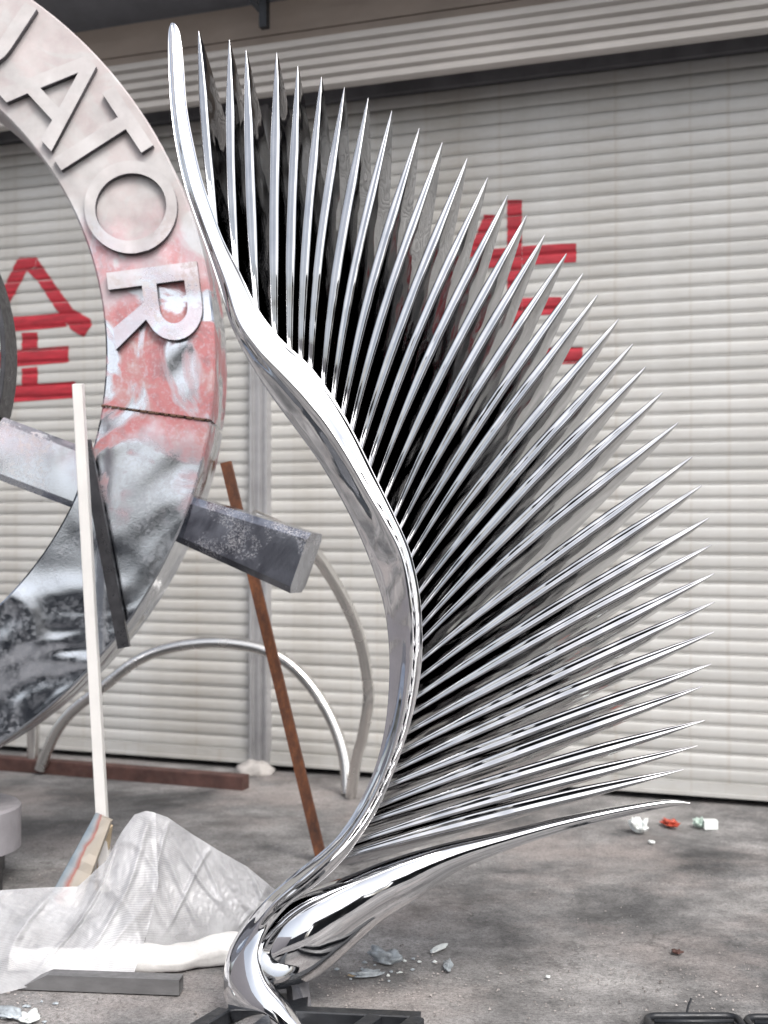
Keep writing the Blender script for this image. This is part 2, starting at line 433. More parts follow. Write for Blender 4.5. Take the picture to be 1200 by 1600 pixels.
# join the strokes of each sign into one painted mark per door
for t in (doorL, doorR):
    ch = [c for c in t.children if c.name.startswith('painted_character')]
    bm = bmesh.new()
    for c in ch: bm.from_mesh(c.data)
    me = bpy.data.meshes.new('painted_character'); bm.to_mesh(me); bm.free()
    me.polygons.foreach_set('use_smooth', [True] * len(me.polygons))
    for c in ch: bpy.data.objects.remove(c)
    link('painted_character', me, M['paint'], t)

# posts between and beside the doors
pt = thing('door_post', 'galvanised steel guide post standing between the two roller shutters', 'post', P0, WA, None)
b = MB()
b.box((u_post - .062, -.075, 0.02), (u_post - .044, .03, 4.27)).box((u_post + .044, -.075, 0.02), (u_post + .062, .03, 4.27)).box((u_post - .0435, -.055, 0.02), (u_post + .0435, .03, 4.27))
b.build('channel', M['galv'], pt)
b = MB(); b.box((u_post - .012, -.068, .03), (u_post + .012, -.0555, 4.2)); b.build('rib', M['galv'], pt)
b = MB(); b.box((u_post - .03, -.072, 2.35), (u_post + .02, -.0555, 2.55)); 
cb = thing('concrete_footing', 'rough concrete lump at the foot of the steel guide post', 'footing', P0, WA)
Vv = []; rnd = random.Random(3)
bm = bmesh.new(); bmesh.ops.create_icosphere(bm, subdivisions=3, radius=1)
for v in bm.verts:
    k = 1 + .25 * noise.noise(v.co * 2.1)
    v.co = Vector((v.co.x * .13 * k + u_post, v.co.y * .075 * k - .13, max(-.01, v.co.z * .075 * k + .005)))
me = bpy.data.meshes.new('lump'); bm.to_mesh(me); bm.free(); me.polygons.foreach_set('use_smooth', [True] * len(me.polygons))
link('lump', me, M['concrete'], cb)
for du in (-5.3, 5.5):
    p2 = thing('door_post', 'galvanised steel guide post at the far %s end of the shutters, out of view' % ('left' if du < 0 else 'right'), 'post', P0, WA)
    b = MB(); b.box((u_post + du - .08, -.08, 0), (u_post + du + .08, .03, 4.27)); b.build('channel', M['galv'], p2)

# building: wall behind, threshold, housing, upper wall, awning
bw = thing('workshop_building', 'pale workshop front above the roller shutters with ribbed sheet cladding', 'building', P0, WA)
UA, UB = u_post - 9, u_post + 9
b = MB(); b.box((UA, .10, 0), (UB, .25, 6.5)); b.build('back_wall', M['awning'], bw)
b = MB()
b.box((UA, -.03, 0), (u_post - 5.4, .09, 4.3)); b.box((u_post + 5.6, -.03, 0), (UB, .09, 4.3)); b.build('side_wall', M['housing'], bw)
# housing over the doors: five ribbed strips on a box
HZ0, HZ1, HO = 4.21, 4.53, .38
b = MB(); b.box((UA, -HO, HZ0), (UB, -HO + .03, HZ1)).box((UA, -HO + .0305, HZ1 - .03), (UB, .09, HZ1)); b.build('housing', M['housing'], bw)
b = MB(); b.box((UA, -.05, 4.252), (UB, .095, HZ1 - .032)).box((UA, -HO + .032, HZ1 - .06), (UB, -.052, HZ1 - .031)); b.build('housing_shade', M['slot_shade'], bw)  # dark surfaces standing in for the shadow under the housing
nst = 5; ph = (HZ1 - HZ0) / nst
for i in range(nst):
    b = MB(); z0 = HZ0 + i * ph
    prf = [(.0, .002), (.004, .010), (ph * .25, .026), (ph * .6, .024), (ph - .018, .006), (ph - .001, .002)]
    Vv = []
    for u in (UA, UB): Vv += [wp(u, HO + o, z0 + z) for z, o in prf]
    n = len(prf)
    b.add(Vv, [(j, j + 1, n + j + 1, n + j) for j in range(n - 1)]); b.build('housing_strip', M['housing'], bw, True, 40)
# upper wall strips (brown) above the housing, set back
for i in range(4):
    z0 = HZ1 + .002 + i * .12
    b = MB(); b.box((UA, -.20 - (.012 if i % 2 else 0), z0), (UB, .09, z0 + .117)); b.build('upper_strip', M['upper'], bw)
# awning sheet with ribs, rising outwards
aw = thing('awning', 'dark grey corrugated awning along the top of the workshop front', 'awning', P0, WA)
n = 34; Vv = []
for i in range(n + 1):
    k = i / n
    o = lerp(.20, 1.05, k); z = lerp(4.86, 5.03, k) + (.018 if i % 2 else 0)
    Vv += [wp(UA, o, z), wp(UB, o, z)]
obj('sheet', Vv, [(2 * i, 2 * i + 1, 2 * i + 3, 2 * i + 2) for i in range(n)], M['awning'], aw)
b = MB()
ub, zb = wall_uv(412, 20)
br = thing('awning_bracket', 'black steel bracket hanging from the awning at the top of the frame', 'bracket', P0, WA)
A = Vector((ub + .04, -.55, 4.72)); 
bb = [at(413, 44, 7.8), at(412, -80, 7.8), at(385, -6, 7.8), at(414, 16, 7.8), at(330, -80, 7.8)]
bb = [ins(br, p) for p in bb]
MB().bar(bb[0], bb[1], .05, .05).build('hanger', M['black'], br)
MB().bar(bb[3] + Vector((-.03, -.0, 0)), bb[4], .032, .032).build('brace', M['black'], br)

# rusty beam lying along the left door
rb = tag(MB().bar(gnd(-160, 1188) + Vector((0, 0, .04)), gnd(384, 1232) + Vector((0, 0, .035)), .09, .09, Vector((0, 0, 1)), None, .006).build('steel_beam', M['brown']),
         'dark rusty steel beam lying on the ground before the left shutter', 'beam')

# ------------------------------------------------------------------ the wheel with raised letters
RC = at(-372, 560, 5.5)
rg = thing('letter_wheel', 'huge dusty mirror steel wheel with raised letters standing behind the chrome wing', 'sculpture', RC)
rg.rotation_euler = (-R(3), 0, 0)
RI, RO, RT = 1.477, 1.947, .42
def seg(a0, a1, ri, ro, y0, y1, ch=.008, step=2.0):
    n = max(2, int(abs(a1 - a0) / step)); V = []; Fc = []
    pr = [(ri + ch, y0), (ro - ch, y0), (ro, y0 + ch), (ro, y1), (ri, y1), (ri, y0 + ch)]
    m = len(pr)
    for i in range(n + 1):
        a = R(lerp(a0, a1, i / n)); c, s = math.cos(a), math.sin(a)
        V += [(r * c, y, r * s) for r, y in pr]
    for i in range(n):
        Fc += [(i * m + j, i * m + (j + 1) % m, (i + 1) * m + (j + 1) % m, (i + 1) * m + j) for j in range(m)]
    Fc += [tuple(range(m)), tuple(range(n * m, (n + 1) * m))[::-1]]
    return V, Fc
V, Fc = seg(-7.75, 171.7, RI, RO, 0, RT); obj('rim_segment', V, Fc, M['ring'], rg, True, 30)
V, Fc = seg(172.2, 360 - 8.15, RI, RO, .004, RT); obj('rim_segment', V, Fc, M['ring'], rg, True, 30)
# weld beads along the joint
b = MB()
for i in range(26):
    r = lerp(RI + .01, RO - .01, i / 25) + random.uniform(-.004, .004); a = R(-7.95)
    rr = random.uniform(.005, .009)
    b.tube([Vector((r * math.cos(a) - rr, .001, r * math.sin(a))), Vector((r * math.cos(a) + rr, .001, r * math.sin(a)))], rr * .7, 6)
b.build('weld_seam', M['weld'], rg)
def letter(name, loops, ang):
    cu = bpy.data.curves.new(name, 'CURVE'); cu.dimensions = '2D'; cu.fill_mode = 'BOTH'; cu.extrude = .5; 
    for lp in loops:
        sp = cu.splines.new('POLY'); sp.points.add(len(lp) - 1); sp.use_cyclic_u = True
        for q, (x, y) in zip(sp.points, lp): q.co = (x, y, 0, 1)
    tmp = bpy.data.objects.new(name, cu); COL.objects.link(tmp)
    dg = bpy.context.evaluated_depsgraph_get()
    me = bpy.data.meshes.new_from_object(tmp.evaluated_get(dg)); me.name = name
    bpy.data.objects.remove(tmp)
    h = .39; r0 = 1.518; a = R(ang); up = Vector((math.cos(a), 0, math.sin(a))); rt = Vector((math.sin(a), 0, -math.cos(a)))
    T = .034
    for v in me.vertices:
        x, y, z = v.co
        v.co = up * (r0 + y * h) + rt * (x * h) + Vector((0, -.001 - T * (z + .5), 0))
    bm = bmesh.new(); bm.from_mesh(me); bmesh.ops.remove_doubles(bm, verts=bm.verts, dist=1e-5); bmesh.ops.recalc_face_normals(bm, faces=bm.faces); bm.to_mesh(me); bm.free()
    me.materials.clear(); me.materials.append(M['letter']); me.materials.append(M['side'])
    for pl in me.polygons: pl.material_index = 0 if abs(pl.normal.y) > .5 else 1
    return link('raised_letter', me, M['letter'], rg)
def arc(cx, cy, rx, ry, a0, a1, n=14):
    return [(cx + rx * math.cos(R(lerp(a0, a1, i / n))), cy + ry * math.sin(R(lerp(a0, a1, i / n)))) for i in range(n + 1)]
U_ = [[(-.46, 1)] + arc(0, .46, .46, .46, 180, 360) + [(.46, 1), (.305, 1)] + arc(0, .46, .305, .305, 360, 180) + [(-.305, 1)]]
A_ = [[(-.085, 1), (.085, 1), (.46, 0), (.285, 0), (.205, .24), (-.205, .24), (-.285, 0), (-.46, 0)], [(-.155, .385), (.155, .385), (0, .81)]]
T_ = [[(-.40, 1), (.40, 1), (.40, .845), (.08, .845), (.08, 0), (-.08, 0), (-.08, .845), (-.40, .845)]]
O_ = [arc(0, .5, .52, .51, 0, 345, 46), arc(0, .5, .375, .395, 0, 345, 46)]
R_ = [[(-.42, 0), (-.42, 1)] + [(.02, 1)] + arc(.06, .685, .36, .315, 90, -60, 14) + [(.15, .37), (.44, 0), (.20, 0), (-.04, .37), (-.23, .37), (-.23, 0)],
      [(-.23, .53), (-.23, .84), (.03, .84)] + arc(.05, .685, .185, .155, 90, -90, 12) + [(.03, .53)]]
for nm, lp, a in (('U', U_, 57.8), ('A', A_, 42.5), ('T', T_, 33.4), ('O', O_, 22.3), ('R', R_, 7.6)):
    letter(nm, lp, a)
# hub hoop, spokes, handles, stand
V, Fc = seg(0, 359.99, 1.03, 1.052, -.02, .16, .003, 3); obj('hub_ring', V, Fc, M['dark'], rg, True, 30)
ax = Vector((math.cos(R(-20.6)), 0, math.sin(R(-20.6))))
for s in (1, -1):
    MB().bar(ax * s * 1.056 + Vector((0, .10, 0)), ax * s * 1.4755 + Vector((0, .10, 0)), .26, .20, Vector((0, 1, 0)), .262, .028).build('spoke', M['letter'], rg)
    MB().bar(ax * s * 1.90 + Vector((0, .16, 0)), ax * s * 2.50 + Vector((0, .03, 0)), .20, .22, Vector((0, 1, .10)), .27, .03).build('handle', M['handle'], rg)
MB().bar(Vector((1.40, -.035, -.36)) , ins(rg, at(194, 1012, 5.40)), .05, .03).build('brace', M['dark'], rg)
b = MB(); b.box((-.7, .02, -RC.z), (.7, .4, -RC.z + .12)).box((-.12, .1, -RC.z + .121), (.12, .3, -RO + .02)); b.build('stand', M['black'], rg)

# ------------------------------------------------------------------ the chrome wing
WY = 4.1
def wdepth(px, py):
    """the wing leans back towards the top"""
    Y = WY
    for _ in range(6):
        z = CAMH + (HOR - py) / F * Y
        Y = WY + .085 * max(0, z - 1.75) ** 2
    return Y
WB = gnd(425, 1596)
wing = thing('wing_sculpture', 'tall polished chrome wing with a curved spine and fanned blade feathers on a black base', 'sculpture', (WB.x, WB.y, 0))
wo_ = Vector((WB.x, WB.y, 0))
def W(px, py, dy=0.0):
    return at(px, py, wdepth(px, py) + dy) - wo_
# spine stations: L, Q, ridge fraction, ridge height, L depth, Q depth, back depth
ST = [((267, 36), (273, 36), 0.35, 0.006, 0.010, 0.006, 0.02),
      ((263, 52), (281, 52), 0.35, 0.006, 0.012, 0.006, 0.07),
      ((263, 100), (287, 99), 0.35, 0.006, 0.014, 0.006, 0.12),
      ((267, 170), (292, 165), 0.35, 0.006, 0.016, 0.006, 0.15),
      ((275, 230), (302, 221), 0.35, 0.006, 0.018, 0.006, 0.17),
      ((289, 292), (316, 280), 0.35, 0.006, 0.020, 0.006, 0.18),
      ((305, 340), (331, 325), 0.35, 0.006, 0.022, 0.006, 0.18),
      ((324, 392), (350, 376), 0.35, 0.006, 0.024, 0.006, 0.18),
      ((342, 447), (376, 427), 0.35, 0.006, 0.026, 0.006, 0.18),
      ((361, 508), (404, 483), 0.28, 0.016, 0.040, 0.014, 0.18),
      ((388, 562), (440, 530), 0.36, 0.020, 0.055, 0.014, 0.18),
      ((422, 616), (485, 572), 0.45, 0.023, 0.070, 0.014, 0.18),
      ((462, 671), (523, 624), 0.52, 0.025, 0.080, 0.014, 0.18),
      ((500, 724), (553, 676), 0.56, 0.025, 0.085, 0.014, 0.18),
      ((535, 784), (583, 737), 0.60, 0.024, 0.085, 0.014, 0.18),
      ((562, 838), (614, 800), 0.68, 0.023, 0.080, 0.014, 0.18),
      ((583, 892), (640, 860), 0.74, 0.020, 0.070, 0.014, 0.18),
      ((599, 945), (655, 925), 0.70, 0.025, 0.060, 0.016, 0.18),
      ((607, 1002), (660, 990), 0.66, 0.024, 0.055, 0.016, 0.17),
      ((608, 1062), (657, 1054), 0.62, 0.023, 0.050, 0.016, 0.16),
      ((602, 1132), (643, 1124), 0.60, 0.020, 0.045, 0.016, 0.15),
      ((587, 1196), (621, 1192), 0.56, 0.018, 0.040, 0.016, 0.14),
      ((561, 1255), (593, 1259), 0.50, 0.018, 0.040, 0.016, 0.13),
      ((530, 1303), (560, 1312), 0.45, 0.018, 0.040, 0.016, 0.12),
      ((497, 1335), (535, 1345), 0.42, 0.020, 0.040, 0.016, 0.12),
      ((455, 1368), (497, 1381), 0.42, 0.030, 0.060, 0.007, 0.12),
      ((415, 1405), (453, 1413), 0.42, 0.030, 0.070, -0.003, 0.13),
      ((380, 1446), (420, 1452), 0.42, 0.030, 0.080, -0.012, 0.15),
      ((356, 1488), (404, 1490), 0.42, 0.030, 0.080, -0.012, 0.17),
      ((349, 1532), (414, 1530), 0.42, 0.030, 0.080, -0.012, 0.19),
      ((355, 1572), (442, 1564), 0.42, 0.030, 0.080, -0.012, 0.21),
      ((368, 1606), (474, 1602), 0.42, 0.030, 0.080, -0.012, 0.22)]
def loft(stations, name, parent, NP=5, K=24, scale_px=1.0, yoff=0.0, pinch=.72):
    """sweep a four sided, softly ridged section along the stations"""
    rows = [Vector((*s[0], 0)) for s in stations]; rq = [Vector((*s[1], 0)) for s in stations]
    ex = [Vector(s[2:5]) for s in stations]; ex2 = [Vector((s[5], s[6], 0)) for s in stations]
    rows, rq, ex, ex2 = (catmull(a, NP) for a in (rows, rq, ex, ex2))
    V = []; n = len(rows)
    for L, Qp, e, e2 in zip(rows, rq, ex, ex2):
        r, h, dl = e; dq, db = e2.x, e2.y
        wid = (Qp - L).length / 490
        Rp = L.lerp(Qp, r); Bp = L.lerp(Qp, .62)
        y0 = yoff - (.10 * sst(1430, 1600, L.y) if name == 'spine' else 0)
        cl = W(L.x, L.y, y0 + dl); cr = W(Rp.x, Rp.y, y0 - h); cq = W(Qp.x, Qp.y, y0 + dq); cb = W(Bp.x, Bp.y, y0 + db)
        we = 1.0 if name == 'lower_horn' else sst(1395, 1475, L.y)
        pin = pinch
        c1 = cl.lerp(cr, pin); c2 = cq.lerp(cr, pin)
        c0 = cr + Vector((0, -.004, 0))
        e1 = cl.lerp(cr, .22); e2_ = cq.lerp(cr, .22)
        fb = cl.lerp(cb, .5) + (cl - cq) * .06; fq = cq.lerp(cb, .5)
        ctl = [cl, e1, c1, c0, c2, e2_, cq, fq, cb, fb]
        m = len(ctl); ring_ = []
        for i in range(m):
            p0, p1, p2, p3 = ctl[i - 1], ctl[i], ctl[(i + 1) % m], ctl[(i + 2) % m]
            for k in range(4):
                t = k / 4; t2 = t * t; t3 = t2 * t
                ring_.append(0.5 * ((2 * p1) + (p2 - p0) * t + (2 * p0 - 5 * p1 + 4 * p2 - p3) * t2 + (3 * p1 - p0 - 3 * p2 + p3) * t3))
        if we > 0:
            mid = (cl + cq) / 2; hv = (cq - cl) / 2; hw = hv.length
            hf = hw * (.85 if name == 'lower_horn' else .62); hb = max(hw * .8, db * .62)
            for q in range(40):
                if q <= 24: th = math.pi * q / 24; pe = mid - hv * math.cos(th) + Vector((0, -hf * math.sin(th), 0))
                else: th = math.pi * (q - 24) / 16; pe = mid + hv * math.cos(th) + Vector((0, hb * math.sin(th), 0))
                ring_[q] = ring_[q].lerp(pe, we)
        V += ring_
    K = len(V) // n
    Fc = [(i * K + q, i * K + (q + 1) % K, (i + 1) * K + (q + 1) % K, (i + 1) * K + q) for i in range(n - 1) for q in range(K)]
    Fc += [tuple(range(K))[::-1], tuple(range((n - 1) * K, n * K))]
    return obj(name, V, Fc, M['chrome'], parent, True, 75)
loft(ST, 'spine', wing, pinch=.55)
# lower horn: top edge, bottom edge
HT = [((1078, 1254), (1078, 1257), 0.500, 0.002, 0.002, 0.004, 0.012),
      ((1040, 1250), (1040, 1262), 0.600, 0.004, 0.004, 0.008, 0.050),
      ((960, 1262), (962, 1279), 0.600, 0.006, 0.007, 0.012, 0.090),
      ((872, 1281), (876, 1301), 0.600, 0.008, 0.010, 0.016, 0.120),
      ((785, 1302), (796, 1327), 0.580, 0.011, 0.014, 0.020, 0.140),
      ((690, 1322), (714, 1361), 0.540, 0.014, 0.021, 0.026, 0.160),
      ((612, 1344), (652, 1404), 0.500, 0.018, 0.028, 0.030, 0.180),
      ((552, 1367), (594, 1441), 0.460, 0.022, 0.034, 0.035, 0.200),
      ((503, 1385), (540, 1489), 0.440, 0.024, 0.038, 0.040, 0.210),
      ((460, 1405), (496, 1524), 0.440, 0.024, 0.040, 0.045, 0.210),
      ((428, 1430), (455, 1541), 0.440, 0.022, 0.040, 0.045, 0.200),
      ((398, 1466), (412, 1546), .45, 0.016, 0.034, 0.045, 0.180),
      ((385, 1500), (398, 1552), .45, 0.008, 0.03, 0.04, 0.15)]
loft(HT, 'lower_horn', wing, 6, yoff=.035, pinch=.42)
# feathers: tip and root of the leading edge of every blade
TIP = [(310, 48), (358, 62), (384, 78), (432, 82), (465, 103), (502, 120), (538, 136), (575, 153), (612, 173), (655, 200), (691, 222), (730, 247),
       (762, 277), (793, 305), (823, 336), (851, 367), (885, 396), (911, 427), (934, 460), (967, 498), (989, 537), (1009, 573), (1035, 613), (1060, 660),
       (1082, 713), (1097, 758), (1108, 809), (1112, 851), (1116, 896), (1117, 940), (1116, 987), (1112, 1037), (1098, 1072), (1102, 1125), (1090, 1165), (1068, 1202)]
ROOT = [(341, 392), (371, 453), (401, 500), (429, 541), (452, 562), (469, 576), (484, 590), (503, 614), (518, 638), (533, 658), (546, 683), (560, 708),
        (574, 735), (586, 762), (598, 784), (612, 815), (621, 833), (631, 856), (637, 878), (643, 903), (649, 932), (653, 957), (656, 980), (653, 1006),
        (652, 1036), (651, 1062), (645, 1092), (638, 1118), (629, 1148), (620, 1178), (612, 1205), (598, 1231), (584, 1262), (566, 1286), (549, 1317), (533, 1338)]
NF = 26
for i, (tp, rt) in enumerate(zip(TIP, ROOT)):
    k = i / 35
    a = Vector((*rt, 0)); b_ = Vector((*tp, 0)); d = b_ - a; L = d.length
    nrm = Vector((d.y, -d.x, 0)).normalized()       # towards the upper left of the picture
    if nrm.x > 0: nrm = -nrm
    bow = (.022 if 5 < i < 24 else .012) * L
    wmax = lerp(.033, .039, sst(.3, .9, k)); dmax = lerp(.34, .37, k)
    if i < 3: dmax *= .8
    V = []; rv = random.Random(i * 7 + 1); wmax *= rv.uniform(.93, 1.07); bow += rv.uniform(-.004, .004) * L; ph_ = rv.uniform(0, 6)
    for j in range(NF + 1):
        t = lerp(-.055, 1, j / NF)
        p = a + d * t + nrm * (bow * math.sin(math.pi * t) * (1.1 - .5 * t))
        dy = .055 * (1 - t) ** 2
        P = W(p.x, p.y, dy)
        t2 = min(1, t + .02); p2 = a + d * t2 + nrm * (bow * math.sin(math.pi * t2) * (1.1 - .5 * t2)); t1 = t - .02; p1 = a + d * t1 + nrm * (bow * math.sin(math.pi * t1) * (1.1 - .5 * t1))
        T = (W(p2.x, p2.y, .055 * (1 - t2) ** 2) - W(p1.x, p1.y, .055 * (1 - t1) ** 2)).normalized()
        D = Vector((lerp(.31, .22, sst(.3, .7, k)), 1, -.07 - .21 * sst(.25, .75, k))); D = (D - T * D.dot(T)).normalized(); Sx = T.cross(D).normalized()
        tip = min(1, .06 + 1.02 * ((1 - t) / .32) ** .72)
        wv = wmax * (1 + .03 * math.sin(t * 9 + ph_)) * (lerp(.42, 1, sst(0, .45, t)) if i > 12 else lerp(.62, 1, sst(0, .4, t))) * tip
        dv = dmax * (1 + .40 * (1 - sst(.15, .65, t))) * max(.02, min(1, (1 - t) / .52) ** .85)
        h = wv / 2
        fr = .34 * h
        gr = (.16 if i > 7 else .05) * h
        pr = [(-.005 * (wv / wmax) - .0006, dv), (-h * .80, dv * .5 + fr), (-h, fr * 1.7), (-h * .95, fr * .8), (-h * .76, fr * .2), (-h * .5, 0), (-h * .14, gr), (h * .14, gr), (h * .5, 0), (h * .76, fr * .2), (h * .95, fr * .8), (h, fr * 1.7), (h * .80, dv * .5 + fr), (.005 * (wv / wmax) + .0006, dv)]
        V += [P + Sx * x + D * y for x, y in pr]
    K = len(pr)
    Fc = [(q * K + r, q * K + (r + 1) % K, (q + 1) * K + (r + 1) % K, (q + 1) * K + r) for q in range(NF) for r in range(K)]
    Fc += [tuple(range(K))[::-1], tuple(range(NF * K, (NF + 1) * K))]
    fo = obj('feather', V, Fc, M['blade'], wing, True, 40); fo.data.materials.append(M['blade_shade'])
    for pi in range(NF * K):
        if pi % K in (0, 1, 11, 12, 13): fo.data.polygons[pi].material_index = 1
# foot under the horn
Vv = [W(444, 1500, .13), W(452, 1500, .12), W(478, 1500, .14), W(478, 1500, .2), W(444, 1500, .2),
      W(452, 1606, .03), W(462, 1606, .015), W(490, 1602, .05), W(490, 1602, .15), W(452, 1606, .15)]
obj('foot', Vv, [(4, 3, 2, 1, 0), (5, 6, 7, 8, 9)] + [(i, (i + 1) % 5, 5 + (i + 1) % 5, 5 + i) for i in range(5)], M['dark'], wing)
# black square tube base frame
bf = link('base_frame', mesh('base_plate', *[(lambda V, Fc: (V, Fc))(*(lambda m: (m.V, m.F))(MB().box((-.09, -.01, .028), (.11, .12, .046))))][0]), M['black'], wing)
def wl(px, py, z): return gnd(px, py, z) - wo_
zt = .025
c1, c2 = wl(357, 1571, .05), wl(657, 1584, .05); c1.z = c2.z = zt
dirf = (wl(300, 1606, .05) - wl(357, 1572, .05)); dirf.z = 0; dirf.normalize()
rails = [(c1, c2), (c1 + dirf * .026, c1 + dirf * .9), (c2 + dirf * .026, c2 + dirf * .9), (c1.lerp(c2, .78) + dirf * .026, c1.lerp(c2, .78) + dirf * .9),
         (c1.lerp(c2, .30) + dirf * .026, c1.lerp(c2, .30) + dirf * .9), (c1 + dirf * .93, c2 + dirf * .93)]
for A, B in rails:
    MB().bar(A, B, .05, .05, Vector((0, 0, 1)), None, .004).build('rail', M['black'], bf)

# ------------------------------------------------------------------ bent pipes behind
def pipe(name, pts, Ys, r, label):
    P = [Vector((x, y, Yv)) for (x, y), Yv in zip(pts, Ys)]
    P = catmull(P, 6)
    return tag(MB().tube([at(p.x, p.y, p.z) for p in P], r, 14).build(name, M['pipe'], None, True, 60), label, 'pipe', 'bent steel pipes before the shutters')
h1 = [(62, 1202), (84, 1150), (112, 1112), (160, 1074), (213, 1033), (267, 1012), (333, 1004), (397, 1011), (440, 1029), (474, 1058), (503, 1097), (525, 1141), (539, 1190), (542, 1240)]
pipe('pipe_arch', h1, [lerp(8.1, 7.5, i / 13) for i in range(14)], .036, 'low polished steel pipe bent into a full arch before the left shutter')
h2 = [(395, 806), (450, 832), (492, 866), (513, 895), (533, 929), (553, 971), (567, 1018), (575, 1072), (575, 1100), (566, 1152), (557, 1185), (548, 1243)]
pipe('bent_pipe', h2, [6.0, 6.1, 6.25, 6.4, 6.55, 6.7, 6.85, 7.0, 7.05, 7.2, 7.3, 7.42], .033, 'taller curved steel pipe leaning behind the dark handle of the lettered wheel')
tag(MB().tube([gnd(62, 1206) + Vector((-.05, .03, 0)), gnd(62, 1206) + Vector((-.045, .03, .5))], .04, 14).build('pipe_stub', M['pipe'], None, True, 60), 'short upright steel pipe stub beside the left foot of the arch', 'pipe')
# rusty bar
rbar = MB().bar(at(503, 1345, 6.05), at(353, 722, 5.98), .05, .05, Vector((0, 1, 0)))
tag(rbar.build('rusty_bar', M['rust']), 'long rusty square steel bar leaning against the lettered wheel', 'bar')
# white post
tag(MB().bar(gnd(166, 1390), at(122, 600, 5.2), .047, .05, Vector((0, 1, 0)), .040, .003).build('white_post', M['white']), 'slim white painted steel post leaning before the lettered wheel', 'post')
# printed wrapped board
A, B = gnd(98, 1415), at(161, 1277, 5.38)
T = (B - A).normalized(); Sx = T.cross(Vector((0, 1, 0))).normalized(); D = Sx.cross(T).normalized()
if Sx.x < 0: Sx = -Sx
if D.y < 0: D = -D
V = []; Fc = []; uvs = []
nb = 10
for i in range(nb + 1):
    P = A.lerp(B, i / nb); wob = .004 * noise.noise((i * .9, 0, 0))
    wl_ = lerp(.135, .075, i / nb)
    for q in (-.5, -.47, -.1, .1, .47, .5):
        V.append(P + Sx * (q * wl_) + D * (wob + (.012 if abs(q) == .5 else 0) + .004 * noise.noise((i * .7, q * 9, 2)))); uvs.append((q + .5, i / nb))
    V.append(P + Sx * .5 * wl_ + D * .045); uvs.append((.9, i / nb)); V.append(P - Sx * .5 * wl_ + D * .045); uvs.append((.0, i / nb))
K = 8
for i in range(nb): Fc += [(i * K + q, i * K + (q + 1) % K, (i + 1) * K + (q + 1) % K, (i + 1) * K + q) for q in range(K)]
Fc += [tuple(range(K)), tuple(range(nb * K, (nb + 1) * K))]
bo = obj('wrapped_board', V, Fc, M['board']); tag(bo, 'narrow board in faded blue and red printed wrap leaning behind the white sheet', 'board')
ul = bo.data.uv_layers.new(name='UVMap')
for lp in bo.data.loops: ul.data[lp.index].uv = uvs[lp.vertex_index]
tag(MB().bar(gnd(160, 1392) + Vector((-.02, .03, 0)), at(168, 1290, 5.5), .04, .03).build('timber_stake', M['straw']), 'short tan timber stake at the foot of the white post', 'stake')

# ------------------------------------------------------------------ white woven sheet
def sheet(rows, nu, nv, seed, fold=.02, name='panel', parent=None, closed=True):
    RR = []
    for row in rows:
        P = [Vector(p) for p in row]
        C = []
        for a_, c_ in zip(P, P[1:]): C += [a_.lerp(c_, q_ / 6) for q_ in range(6)]
        C.append(P[-1])
        cum = [0]
        for a, c in zip(C, C[1:]): cum.append(cum[-1] + (c - a).length)
        out = []
        for i in range(nu + 1):
            s = cum[-1] * i / nu; j = 0
            while j < len(cum) - 2 and cum[j + 1] < s: j += 1
            out.append(C[j].lerp(C[j + 1], (s - cum[j]) / (cum[j + 1] - cum[j] + 1e-9)))
        RR.append(out)
    cols = [catmull([RR[k][i] for k in range(len(RR))], nv) for i in range(nu + 1)]
    m = len(cols[0]); V = []; uv = []
    for i in range(nu + 1):
        for j in range(m):
            p = cols[i][j].copy(); u = i / nu; v = j / (m - 1)
            amp = fold * math.sin(math.pi * min(1, v * 1.15)) 
            rg1 = max(-.2, 1 - 5.5 * abs(noise.noise((u * 7 + seed + v * 2.2, v * .8, seed))))
            rg2 = max(-.2, 1 - 5.5 * abs(noise.noise((u * 5 - v * 3.0 + seed, v * 1.4 + seed, 7))))
            f = .9 * rg1 + .7 * rg2 + .22 * noise.noise((u * 40, v * 24, seed)) - .5
            p += Vector((.3 * f * amp, -f * amp, .35 * f * amp))
            if p.z < .006: p.z = .006 + .002 * noise.noise((u * 40, v * 40, 1))
            V.append(p); uv.append((u * 1.0, v * .6))
    Fc = [(i * m + j, (i + 1) * m + j, (i + 1) * m + j + 1, i * m + j + 1) for i in range(nu) for j in range(m - 1)]
    o = obj(name, V, Fc, M['net'], parent, True)
    ul = o.data.uv_layers.new(name='UVMap')
    for lp in o.data.loops: ul.data[lp.index].uv = uv[lp.vertex_index]
    return o
sh = thing('woven_sheet', 'white translucent woven plastic sheet draped in a tent on the ground left of the wing', 'sheet', (0, 0, 0))
def rowp(pts): return [at(x, y, Y) for x, y, Y in pts]
top = rowp([(-120, 1396, 4.75), (0, 1391, 4.78), (60, 1387, 4.8), (122, 1385, 4.82), (165, 1345, 4.84), (190, 1300, 4.85), (210, 1273, 4.86), (228, 1267, 4.86), (243, 1270, 4.86)])
mid = rowp([(-120, 1470, 4.6), (0, 1462, 4.58), (60, 1455, 4.6), (110, 1450, 4.62), (150, 1430, 4.62), (180, 1410, 4.63), (205, 1400, 4.64), (225, 1400, 4.66), (244, 1400, 4.7)])
bot = [gnd(x, y, .01) for x, y in [(-120, 1566), (0, 1553), (40, 1543), (80, 1534), (110, 1530), (140, 1528), (165, 1528), (188, 1530), (206, 1531)]]
sheet([top, mid, bot], 200, 36, 2.3, .034, 'front_panel', sh)
bk = [p + Vector((0, .42, 0)) for p in top]
for p in bk: p.z = .008
sheet([top, [a.lerp(c, .5) + Vector((0, .02, .02)) for a, c in zip(top, bk)], bk], 60, 10, 5.1, .015, 'back_panel', sh)
